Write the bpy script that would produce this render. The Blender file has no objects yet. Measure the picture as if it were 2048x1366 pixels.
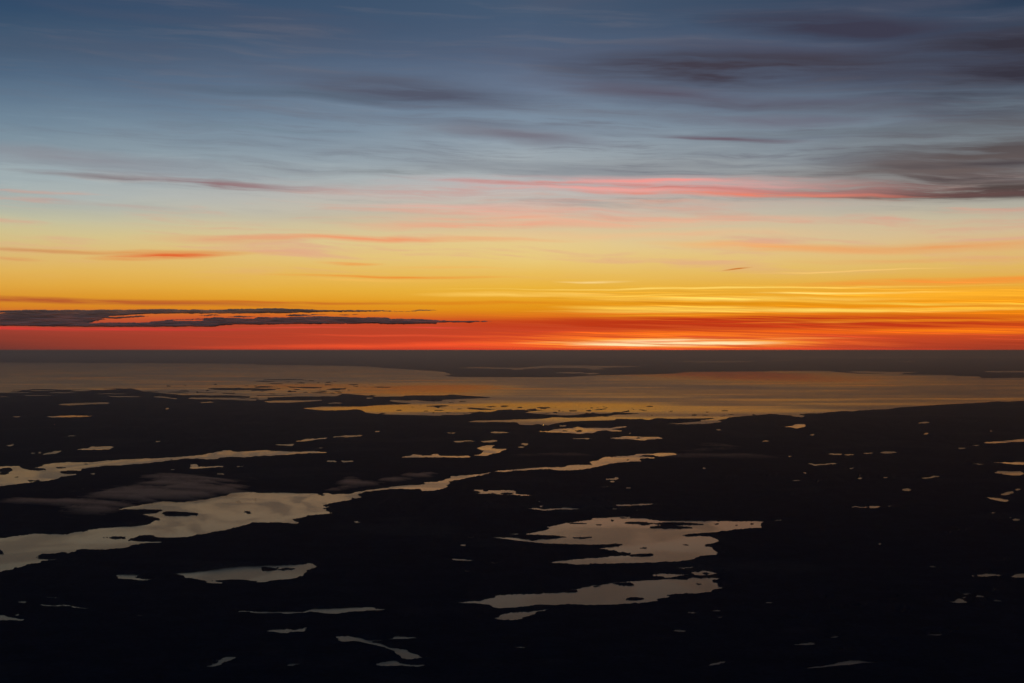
import bpy, math, random
import numpy as np

# ------------------------------------------------------------------ camera, exposure
SC = bpy.context.scene
FPX = 50.0 / 36.0 * 2048.0          # focal length in pixels of the 2048 wide photograph
HOR = 700.3                         # row of the level horizon
ALT = 6000.0                        # flying height in metres
PITCH = math.atan((HOR - 683.0) / FPX)
cam_data = bpy.data.cameras.new('camera')
cam_data.lens = 50.0
cam_data.sensor_width = 36.0
cam_data.clip_start = 1.0
cam_data.clip_end = 3.0e7
cam = bpy.data.objects.new('camera', cam_data)
SC.collection.objects.link(cam)
cam.location = (0, 0, ALT)
cam.rotation_euler = (math.radians(90) + PITCH, 0, 0)
SC.camera = cam
SC.view_settings.view_transform = 'Standard'
SC.view_settings.look = 'None'
SC.view_settings.exposure = 0.0
SC.view_settings.gamma = 1.0
SC.cycles.use_denoising = True
SC.cycles.adaptive_threshold = 0.005
SC.cycles.max_bounces = 6
SC.cycles.diffuse_bounces = 2
SC.cycles.glossy_bounces = 3
SC.cycles.transmission_bounces = 2
SC.cycles.volume_bounces = 2
SC.cycles.caustics_reflective = True
SC.cycles.sample_clamp_indirect = 4.0


def lin(c):
    o = []
    for v in c[:3]:
        v = v / 255.0
        o.append(v / 12.92 if v <= 0.04045 else ((v + 0.055) / 1.055) ** 2.4)
    return o


def ray(px, py):
    dx = (np.asarray(px, float) - 1024.0) / FPX
    dz = (683.0 - np.asarray(py, float)) / FPX
    return dx, math.cos(PITCH) - dz * math.sin(PITCH), math.sin(PITCH) + dz * math.cos(PITCH)


def azel(px, py):
    x, y, z = ray(px, py)
    return np.arctan2(x, y), z / np.hypot(x, y)


def ground(px, py, h=0.0):
    x, y, z = ray(px, py)
    t = (ALT - h) / -z
    return x * t, y * t


# ------------------------------------------------------------------ sky (world)
world = bpy.data.worlds.new('World')
SC.world = world
world.use_nodes = True
NT = world.node_tree
NT.nodes.clear()


class NB:
    """small helper to wire nodes"""
    def __init__(s, nt):
        s.nt = nt

    def new(s, typ, **kw):
        n = s.nt.nodes.new(typ)
        for k, v in kw.items():
            setattr(n, k, v)
        return n

    def put(s, sock, v):
        if isinstance(v, bpy.types.NodeSocket):
            s.nt.links.new(v, sock)
        elif v is not None:
            sock.default_value = tuple(v) + (1.0,) if isinstance(v, (tuple, list)) and len(v) == 3 and len(sock.default_value) == 4 else v

    def math(s, op, a, b=None, c=None, clamp=False):
        n = s.new('ShaderNodeMath', operation=op, use_clamp=clamp)
        s.put(n.inputs[0], a)
        s.put(n.inputs[1], b)
        s.put(n.inputs[2], c)
        return n.outputs[0]

    def rng(s, v, a, b, c=0.0, d=1.0, smooth=True):
        n = s.new('ShaderNodeMapRange', interpolation_type='SMOOTHSTEP' if smooth else 'LINEAR', clamp=True)
        s.put(n.inputs[0], v)
        for i, q in enumerate((a, b, c, d)):
            s.put(n.inputs[i + 1], q)
        return n.outputs[0]

    def xyz(s, x, y, z=0.0):
        n = s.new('ShaderNodeCombineXYZ')
        s.put(n.inputs[0], x)
        s.put(n.inputs[1], y)
        s.put(n.inputs[2], z)
        return n.outputs[0]

    def noise(s, vec, scale=1.0, detail=3.0, rough=0.5, dist=0.0):
        n = s.new('ShaderNodeTexNoise')
        s.put(n.inputs['Vector'], vec)
        n.inputs['Scale'].default_value = scale
        n.inputs['Detail'].default_value = detail
        n.inputs['Roughness'].default_value = rough
        n.inputs['Distortion'].default_value = dist
        return n.outputs['Fac']

    def mix(s, f, a, b, blend='MIX'):
        n = s.new('ShaderNodeMix', data_type='RGBA', blend_type=blend)
        s.put(n.inputs[0], f)
        for i, q in ((6, a), (7, b)):
            if isinstance(q, (tuple, list)):
                q = tuple(q) + (1.0,) if len(q) == 3 else tuple(q)
            s.put(n.inputs[i], q)
        return n.outputs[2]

    def ramp(s, fac, stops, interp='LINEAR'):
        n = s.new('ShaderNodeValToRGB')
        cr = n.color_ramp
        cr.interpolation = interp
        while len(cr.elements) > 1:
            cr.elements.remove(cr.elements[-1])
        for i, (p, c) in enumerate(stops):
            e = cr.elements[0] if i == 0 else cr.elements.new(p)
            e.position = p
            e.color = (c[0], c[1], c[2], 1.0)
        s.put(n.inputs[0], fac)
        return n.outputs[0]


W = NB(NT)
tc = W.new('ShaderNodeTexCoord')
sep = W.new('ShaderNodeSeparateXYZ')
NT.links.new(tc.outputs['Generated'], sep.inputs[0])
sx, sy, sz = sep.outputs
AZ = W.math('ARCTAN2', sx, sy)
RR = W.math('SQRT', W.math('ADD', W.math('MULTIPLY', sx, sx), W.math('MULTIPLY', sy, sy)))
VV = W.math('DIVIDE', sz, W.math('MAXIMUM', RR, 0.0001))
VMAX = 0.27
FAC = W.math('DIVIDE', VV, VMAX)

COL_L = [(700, (98, 52, 46)), (692, (112, 54, 46)), (676, (134, 58, 46)), (658, (158, 64, 50)), (642, (182, 80, 52)), (632, (200, 98, 50)),
         (615, (214, 130, 38)), (596, (218, 146, 44)), (570, (224, 166, 66)), (540, (224, 178, 90)), (505, (218, 184, 120)),
         (475, (208, 192, 140)), (445, (196, 193, 158)), (410, (178, 185, 172)), (380, (168, 180, 178)), (345, (150, 168, 176)),
         (300, (126, 148, 162)), (250, (110, 136, 156)), (200, (90, 117, 142)), (150, (74, 101, 129)), (100, (62, 90, 118)),
         (50, (50, 80, 110)), (0, (42, 73, 106)), (-60, (34, 62, 96))]
COL_M = [(700, (222, 66, 36)), (692, (226, 74, 38)), (680, (212, 68, 36)), (662, (200, 68, 36)), (650, (198, 68, 34)), (640, (204, 78, 28)),
         (632, (216, 108, 26)), (618, (226, 144, 24)), (600, (232, 162, 36)), (578, (234, 178, 58)), (550, (234, 188, 88)),
         (520, (233, 200, 120)), (490, (230, 203, 142)), (460, (222, 198, 156)), (425, (206, 190, 170)), (395, (194, 184, 176)),
         (360, (176, 182, 182)), (320, (156, 168, 176)), (280, (140, 156, 170)), (235, (122, 142, 162)), (180, (102, 119, 144)),
         (120, (84, 102, 130)), (60, (72, 92, 120)), (0, (64, 88, 116)), (-60, (52, 76, 104))]
COL_R = [(700, (160, 58, 36)), (688, (172, 62, 36)), (674, (196, 72, 34)), (660, (226, 94, 26)), (648, (206, 82, 22)), (634, (220, 110, 20)),
         (622, (238, 138, 16)), (604, (244, 154, 24)), (584, (238, 164, 44)), (560, (228, 172, 70)), (530, (224, 184, 102)),
         (500, (222, 184, 124)), (465, (212, 186, 146)), (432, (196, 184, 156)), (405, (176, 172, 158)), (375, (150, 148, 144)),
         (335, (138, 144, 148)), (290, (126, 138, 146)), (240, (112, 128, 142)), (190, (90, 104, 122)), (140, (72, 84, 108)),
         (90, (60, 78, 104)), (40, (50, 72, 98)), (0, (40, 60, 86)), (-60, (32, 50, 76))]


def col_stops(tab, px):
    out = []
    for y, c in tab:
        a, v = azel(px, y)
        out.append((min(1.0, max(0.0, float(v) / VMAX)), lin(c)))
    return out


# slow wobble so that the layers are not ruled lines
wob = W.noise(W.xyz(W.math('MULTIPLY', AZ, 5.0), W.math('MULTIPLY', VV, 28.0), 3.7), 1.0, 4.0, 0.55)
wobs = W.math('SUBTRACT', wob, 0.5)
VW = W.math('ADD', VV, W.math('MULTIPLY', wobs, W.rng(VV, 0.0, 0.12, 0.003, 0.022, False)))
FW = W.math('DIVIDE', VW, VMAX)
rl = W.ramp(FW, col_stops(COL_L, 120))
rm = W.ramp(FW, col_stops(COL_M, 1060))
rr = W.ramp(FW, col_stops(COL_R, 1960))
azl, azm, azr = [float(azel(p, 400)[0]) for p in (-60, 1060, 2000)]
base = W.mix(W.rng(AZ, azl, azm, 0, 1, False), rl, rm)
base = W.mix(W.rng(AZ, azm, azr, 0, 1, False), base, rr)

# fine cirrus grain, tilted slightly
slopev = W.math('ADD', VV, W.math('MULTIPLY', AZ, 0.035))
warp = W.noise(W.xyz(W.math('MULTIPLY', AZ, 9.0), W.math('MULTIPLY', VV, 40.0), 9.1), 1.0, 3.0, 0.5)
wv = W.math('ADD', slopev, W.math('MULTIPLY', W.math('SUBTRACT', warp, 0.5), W.rng(VV, 0.01, 0.1, 0.002, 0.013, False)))
g1 = W.noise(W.xyz(W.math('MULTIPLY', AZ, 9.0), W.math('MULTIPLY', wv, 130.0), 1.3), 1.0, 5.0, 0.6)
g2 = W.noise(W.xyz(W.math('MULTIPLY', AZ, 16.0), W.math('MULTIPLY', wv, 420.0), 5.3), 1.0, 4.0, 0.6)
g3 = W.noise(W.xyz(W.math('MULTIPLY', AZ, 4.0), W.math('MULTIPLY', wv, 45.0), 8.3), 1.0, 5.0, 0.55)
# dark veils high up, stronger to the right
veil = W.math('MULTIPLY', W.rng(g3, 0.44, 0.74), W.rng(VV, 0.07, 0.14))
veil = W.math('MULTIPLY', veil, W.rng(AZ, -0.35, 0.3, 0.25, 0.6, False))
base = W.mix(veil, base, lin((84, 86, 106)))
veil2 = W.math('MULTIPLY', W.rng(g1, 0.5, 0.8), W.rng(VV, 0.04, 0.1))
base = W.mix(W.math('MULTIPLY', veil2, 0.35), base, lin((112, 110, 122)))
# salmon veils at middle height
veil3 = W.math('MULTIPLY', W.rng(g1, 0.48, 0.72), W.math('MULTIPLY', W.rng(VV, 0.045, 0.07), W.rng(VV, 0.125, 0.10)))
base = W.mix(W.math('MULTIPLY', veil3, 0.62), base, lin((232, 166, 140)))

# feathery strands in the right and middle
g5 = W.noise(W.xyz(W.math('MULTIPLY', AZ, 13.0), W.math('MULTIPLY', wv, 230.0), 12.3), 1.0, 6.0, 0.66)
feather = W.math('MULTIPLY', W.rng(g5, 0.48, 0.72), W.math('MULTIPLY', W.rng(VV, 0.085, 0.12), W.rng(VV, 0.24, 0.16)))
base = W.mix(W.math('MULTIPLY', feather, W.rng(AZ, -0.34, 0.2, 0.15, 0.6, False)), base, lin((104, 104, 118)))
feather2 = W.math('MULTIPLY', W.rng(g5, 0.46, 0.30), W.math('MULTIPLY', W.rng(VV, 0.085, 0.12), W.rng(VV, 0.24, 0.16)))
base = W.mix(W.math('MULTIPLY', feather2, 0.35), base, W.mix(1.0, base, (1.22, 1.2, 1.16), 'MULTIPLY'))
# placed clouds: x, y, half width, half height, slope (deg, down to the right), colour, strength
ST = [
 (1690, 138, 640, 50, 2.0, (66, 61, 75), 1.8), (1600, 118, 300, 20, 3, (66, 62, 76), .8), (2080, 135, 420, 110, 0, (54, 52, 66), 1.5), (1700, 55, 330, 34, 5, (60, 60, 80), 1.1),
 (1560, 98, 420, 22, 3, (74, 78, 100), .5), (2080, 300, 460, 80, 0, (88, 80, 82), 1.2), (1960, 350, 560, 52, -1, (106, 92, 90), 1.1), (1950, 350, 400, 9, -1, (84, 72, 74), .7), (2000, 325, 300, 8, -1, (80, 72, 76), .8), (1880, 365, 300, 6, 0, (96, 84, 84), .8),
 (2010, 380, 620, 24, 1.2, (84, 70, 68), 1.2), (1760, 386, 420, 12, 1.4, (106, 76, 74), 1.1), (1520, 207, 420, 22, 3, (90, 94, 114), .8),
 (1350, 186, 360, 22, 6, (90, 86, 104), .8), (830, 185, 360, 34, 4, (82, 88, 108), .95), (580, 187, 300, 14, 2, (80, 96, 116), .6),
 (1040, 272, 240, 18, 5, (118, 118, 132), .85), (950, 248, 400, 13, 4, (108, 118, 136), .6), (1450, 278, 190, 7, 4, (108, 94, 108), 1.0),
 (1530, 240, 240, 15, 2, (108, 106, 124), .8), (1320, 234, 320, 12, 3, (110, 118, 134), .6), (1800, 262, 420, 14, 1, (100, 108, 118), .6),
 (1640, 215, 360, 12, 4, (92, 94, 108), .6),
 (140, 316, 420, 22, 3, (138, 140, 150), .65), (270, 359, 260, 9, 3, (136, 126, 130), .8), (480, 370, 220, 11, 3, (146, 112, 116), .95),
 (640, 376, 230, 12, 1, (172, 154, 154), .6), (110, 401, 260, 6, 2.5, (190, 160, 152), .7), (800, 346, 170, 6, 1, (130, 136, 140), .7),
 (500, 258, 300, 7, 2, (112, 134, 150), .4),
 (1330, 374, 620, 26, 1.2, (228, 164, 158), .8), (1290, 377, 540, 8, 2.6, (204, 126, 118), .9), (1340, 363, 300, 6, 0, (250, 150, 140), .9),
 (1470, 391, 420, 6, 1.3, (240, 130, 104), .9), (1230, 382, 300, 6, 1.5, (246, 160, 148), .8), (830, 385, 300, 16, 0, (206, 160, 152), .8),
 (1010, 424, 380, 12, 1, (236, 168, 148), .7), (960, 452, 300, 12, -1, (240, 160, 130), .8), (1000, 437, 200, 4, -1, (246, 140, 110), .5),
 (760, 478, 420, 8, 0, (240, 150, 106), 1.0), (1060, 440, 420, 14, 0, (238, 180, 150), .5), (1250, 470, 500, 12, 0, (242, 188, 140), .45), (900, 412, 300, 8, 0, (232, 176, 160), .5), (450, 478, 200, 12, 0, (226, 160, 120), .8), (340, 514, 170, 9, -1.5, (226, 104, 52), 1.2),
 (290, 505, 330, 7, 0, (224, 148, 82), .8), (50, 500, 230, 6, 1, (204, 146, 92), .7), (20, 519, 70, 5, 1, (220, 140, 90), .7),
 (430, 456, 260, 7, 1.5, (216, 176, 142), .6), (1370, 442, 320, 14, 0, (242, 172, 140), .7), (1500, 412, 330, 12, 0, (206, 176, 160), .5),
 (1560, 496, 300, 11, 2.5, (244, 174, 108), .8), (1880, 495, 420, 13, 0, (232, 160, 98), .8), (1850, 520, 300, 6, 0, (232, 160, 98), .4),
 (700, 527, 80, 4, 0, (240, 146, 64), 1.0), (780, 554, 280, 4, 0, (238, 142, 54), 1.0), (900, 536, 160, 4, 1, (244, 176, 90), .6),
 (1920, 563, 360, 10, -.5, (248, 146, 56), .9), (1474, 537, 34, 2.2, -6, (205, 120, 46), 1.1), (1700, 541, 220, 2.5, -1.2, (255, 205, 120), .8),
 (120, 601, 560, 8, 1.0, (184, 92, 44), 1.2), (560, 606, 420, 4, 0, (204, 112, 36), .9), (860, 604, 260, 4, 0.5, (214, 126, 30), .5),
 (1000, 606, 260, 5, 0, (226, 134, 26), .6),
 (1190, 562, 90, 3.0, 1, (255, 222, 150), 1.1), (760, 561, 220, 4, 0, (250, 190, 90), .6), (1050, 589, 240, 7, 0, (255, 205, 96), .9),
 (1420, 577, 620, 2.6, 0, (255, 212, 100), 1.1), (1480, 599, 380, 7, 0.3, (255, 212, 96), 1.0), (1800, 607, 380, 4, 1.6, (255, 206, 76), 1.1),
 (1600, 621, 560, 6, 0, (255, 214, 96), 1.1), (1340, 616, 260, 7, .5, (255, 208, 84), 1.0), (1720, 586, 240, 3, 0, (255, 222, 120), 1.0),
 (1950, 588, 380, 14, 0, (255, 178, 44), .8), (1300, 591, 200, 3, -1, (255, 205, 84), .8), (1900, 618, 260, 4, 0, (255, 190, 50), .7),
 (1500, 607, 520, 6, 0, (222, 140, 16), .7),
 (1560, 646, 720, 17, 0, (190, 56, 22), 1.5), (1850, 640, 420, 4, 0, (244, 142, 24), .7), (1640, 645, 200, 2.6, -1, (240, 140, 40), .7),
 (1380, 631, 260, 3.0, 0, (240, 160, 36), .7), (1180, 627, 200, 3, 0, (240, 130, 34), .6),
 (1920, 661, 440, 8, 0, (252, 128, 20), .9), (1480, 665, 560, 5, 0, (242, 96, 22), .9), (1300, 672, 460, 6, -.3, (246, 104, 40), .9),
 (900, 690, 560, 7, -.6, (246, 84, 44), .9), (780, 672, 240, 3, 0, (228, 84, 50), .6), (1350, 688, 480, 18, 0, (255, 112, 40), 1.3),
 (1340, 682, 330, 26, 0, (255, 132, 30), .9), (1340, 686, 320, 12, 0, (255, 176, 70), 1.3), (1330, 685, 190, 9, 0, (255, 206, 110), 1.0), (1350, 688, 230, 6, -.3, (262, 234, 180), 1.6), (1290, 683, 170, 4, -1.2, (262, 236, 190), 1.3), (1250, 681, 240, 3, -1.5, (255, 190, 120), .9),
 (1480, 680, 300, 2.6, -1, (255, 150, 70), .9), (1300, 684, 330, 1.6, -.6, (236, 96, 40), .8), (1400, 692, 300, 1.6, -.4, (255, 140, 80), .8),
 (1340, 698, 700, 3.0, 0, (244, 66, 40), .8),
 (130, 656, 520, 4, 0.2, (212, 58, 52), .9), (600, 655, 200, 2.4, 0, (222, 74, 56), .7), (860, 655, 100, 2.4, 0, (226, 72, 56), .7),
]
MOD3 = W.rng(W.noise(W.xyz(W.math('MULTIPLY', AZ, 11.0), W.math('MULTIPLY', wv, 700.0), 6.1), 1.0, 5.0, 0.6), 0.38, 0.57, 0.12, 1.0)
MOD4 = W.math('MULTIPLY', W.rng(g3, 0.36, 0.60, 0.3, 1.0), W.rng(g5, 0.34, 0.58, 0.68, 1.0))
MOD6 = W.rng(g5, 0.36, 0.60, 0.2, 1.0)
MOD1 = W.rng(g2, 0.30, 0.62, 0.35, 1.0)
MOD2 = W.rng(g1, 0.30, 0.60, 0.45, 1.0)
PW = W.xyz(AZ, W.math('ADD', VV, W.math('MULTIPLY', W.math('SUBTRACT', warp, 0.5), W.rng(VV, 0.0, 0.1, 0.002, 0.012, False))), 0.0)
for (x, y, hw, hh, sl, c, a) in ST:
    cx, cy = [float(q) for q in azel(x, y)]
    mp = W.new('ShaderNodeMapping', vector_type='TEXTURE')
    NT.links.new(PW, mp.inputs['Vector'])
    mp.inputs['Location'].default_value = (cx, cy, 0)
    mp.inputs['Rotation'].default_value = (0, 0, -math.radians(sl))
    mp.inputs['Scale'].default_value = (hw / FPX, hh / FPX, 1)
    gr = W.new('ShaderNodeTexGradient', gradient_type='SPHERICAL')
    NT.links.new(mp.outputs[0], gr.inputs[0])
    if 455 < y < 565 and x < 1100:
        a *= .8
    f = W.math('MULTIPLY', W.math('MULTIPLY', gr.outputs['Fac'], 1.35 * a), MOD6 if 340 < y < 470 and hh < 30 else MOD4 if hh >= 40 else MOD2 if hh >= 12 and y < 642 else MOD3 if y > 640 and x > 1000 else MOD1, clamp=True)
    col = lin(c)
    base = W.mix(f, base, col)

# fine bright and dark layers near the sun
near = W.math('MULTIPLY', W.math('MULTIPLY', W.rng(AZ, -0.03, 0.10), W.rng(AZ, 0.60, 0.36)), W.rng(VV, 0.05, 0.035))
g4 = W.noise(W.xyz(W.math('MULTIPLY', AZ, 7.0), W.math('MULTIPLY', wv, 900.0), 2.3), 1.0, 5.0, 0.65)
base = W.mix(W.math('MULTIPLY', near, W.rng(g4, 0.54, 0.74, 0, .8)), base, W.mix(1.0, base, (1.7, 1.75, 1.9), 'MULTIPLY'))
base = W.mix(W.math('MULTIPLY', near, W.rng(g4, 0.46, 0.30, 0, .6)), base, W.mix(1.0, base, (0.8, .62, .6), 'MULTIPLY'))
low = W.rng(VV, 0.03, 0.018)
base = W.mix(W.math('MULTIPLY', low, W.rng(g4, 0.52, 0.76, 0, .4)), base, W.mix(1.0, base, (1.5, 1.2, 1.1), 'MULTIPLY'))

# the sky away from the afterglow: darker towards the zenith and behind the camera
AZA = W.math('ABSOLUTE', W.math('SUBTRACT', AZ, 0.1))
grey = W.new('ShaderNodeRGBToBW')
NT.links.new(base, grey.inputs[0])
base = W.mix(W.rng(VV, 0.08, 0.13, 0, 0.13), base, W.xyz(grey.outputs[0], grey.outputs[0], grey.outputs[0]))
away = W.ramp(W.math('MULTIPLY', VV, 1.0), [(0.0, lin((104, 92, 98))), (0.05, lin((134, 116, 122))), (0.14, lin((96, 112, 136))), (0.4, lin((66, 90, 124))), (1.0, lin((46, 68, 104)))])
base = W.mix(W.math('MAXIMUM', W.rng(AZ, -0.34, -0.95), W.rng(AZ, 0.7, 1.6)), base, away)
dim = W.math('MULTIPLY', W.rng(AZA, 0.6, 2.6, 1.0, 0.85), W.rng(VV, 0.25, 1.4, 1.0, 0.6))
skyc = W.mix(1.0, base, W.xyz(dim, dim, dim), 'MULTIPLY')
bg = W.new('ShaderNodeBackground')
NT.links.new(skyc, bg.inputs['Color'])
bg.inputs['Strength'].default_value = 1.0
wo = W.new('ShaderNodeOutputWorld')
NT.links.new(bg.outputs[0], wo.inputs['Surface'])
world.cycles.sampling_method = 'MANUAL'
world.cycles.sample_map_resolution = 1024


# ------------------------------------------------------------------ helpers
def new_mat(name):
    m = bpy.data.materials.new(name)
    m.use_nodes = True
    m.node_tree.nodes.clear()
    b = NB(m.node_tree)
    out = b.new('ShaderNodeOutputMaterial')
    return m, b, out


def link(name, me, mat=None, **props):
    o = bpy.data.objects.new(name, me)
    SC.collection.objects.link(o)
    if mat:
        me.materials.append(mat)
    for k, v in props.items():
        o[k] = v
    return o


def mesh_np(name, verts, faces, smooth=True):
    """fast mesh from numpy arrays; faces is (n,4) or (n,3)"""
    me = bpy.data.meshes.new(name)
    n, k = faces.shape
    me.vertices.add(len(verts))
    me.vertices.foreach_set('co', np.ascontiguousarray(verts, dtype=np.float32).ravel())
    me.loops.add(n * k)
    me.loops.foreach_set('vertex_index', np.ascontiguousarray(faces, dtype=np.int32).ravel())
    me.polygons.add(n)
    me.polygons.foreach_set('loop_start', np.arange(0, n * k, k, dtype=np.int32))
    if smooth:
        me.polygons.foreach_set('use_smooth', np.ones(n, dtype=bool))
    me.update(calc_edges=True)
    return me


RS = np.random.RandomState(11)
LAT = RS.rand(256, 256)


def vnoise(x, y, octs=4, seed=0, gain=0.5):
    out = 0.0
    amp = 1.0
    tot = 0.0
    for k in range(octs):
        xx = x * 2 ** k + 17.3 * (k + seed)
        yy = y * 2 ** k + 41.7 * (k + 2 * seed)
        xi = np.floor(xx).astype(int)
        yi = np.floor(yy).astype(int)
        fx = xx - xi
        fy = yy - yi
        fx = fx * fx * (3 - 2 * fx)
        fy = fy * fy * (3 - 2 * fy)
        a = LAT[xi & 255, yi & 255]
        b = LAT[(xi + 1) & 255, yi & 255]
        c = LAT[xi & 255, (yi + 1) & 255]
        d = LAT[(xi + 1) & 255, (yi + 1) & 255]
        out = out + amp * ((a * (1 - fx) + b * fx) * (1 - fy) + (c * (1 - fx) + d * fx) * fy)
        tot += amp
        amp *= gain
    return out / tot


def blur(a, rx, ry):
    """box blur, rx columns and ry rows either side"""
    for ax, r in ((1, rx), (0, ry)):
        if r < 1:
            continue
        c = np.cumsum(np.pad(a, [(r + 1, r) if i == ax else (0, 0) for i in (0, 1)], mode='edge'), axis=ax)
        n = a.shape[ax]
        s = [slice(None)] * 2
        e = [slice(None)] * 2
        s[ax] = slice(0, n)
        e[ax] = slice(2 * r + 1, 2 * r + 1 + n)
        a = (c[tuple(e)] - c[tuple(s)]) / (2 * r + 1)
    return a


def fill(img, pts, x0, y0, sx_, sy_, val):
    """even-odd scanline fill of a polygon (photo pixels) into img"""
    p = np.array(pts, float)
    X = (p[:, 0] - x0) * sx_
    Y = (p[:, 1] - y0) * sy_
    r0 = max(0, int(math.floor(Y.min())))
    r1 = min(img.shape[0] - 1, int(math.ceil(Y.max())))
    Xn = np.roll(X, -1)
    Yn = np.roll(Y, -1)
    for r in range(r0, r1 + 1):
        yc = r + 0.5
        m = (Y <= yc) != (Yn <= yc)
        if not m.any():
            continue
        xs = np.sort(X[m] + (yc - Y[m]) * (Xn[m] - X[m]) / (Yn[m] - Y[m]))
        for a, b in zip(xs[0::2], xs[1::2]):
            ia = max(0, int(round(a)))
            ib = min(img.shape[1], int(round(b)))
            if ib > ia:
                img[r, ia:ib] = val


# ------------------------------------------------------------------ shorelines
# survey tiles: points are quarter pixels from the tile corner
T = {1: (0, 690), 2: (512, 690), 3: (1024, 690), 4: (1536, 690), 5: (0, 1024), 6: (512, 1024), 7: (1024, 1024), 8: (1536, 1024)}
K = 3.994


def pp(s):
    """'1 x,y x,y | 2 x,y' -> list of photo pixel points"""
    out = []
    for seg in s.split('|'):
        w = seg.split()
        ox, oy = T[int(w[0])]
        for q in w[1:]:
            a, b = q.split(',')
            out.append((ox + float(a) / K, oy + float(b) / K))
    return out


def ell(t, cx, cy, rx, ry, n=18):
    ox, oy = T[t]
    rnd = random.Random(int(cx * 7 + cy * 13 + t))
    ph = rnd.random() * 6
    out = []
    for i in range(n):
        a = 2 * math.pi * i / n
        k = 1 + 0.16 * math.sin(2 * a + ph) + 0.10 * math.sin(3 * a + 2 * ph)
        out.append((ox + (cx + rx * k * math.cos(a)) / K, oy + (cy + ry * k * math.sin(a)) / K))
    return out


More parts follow.
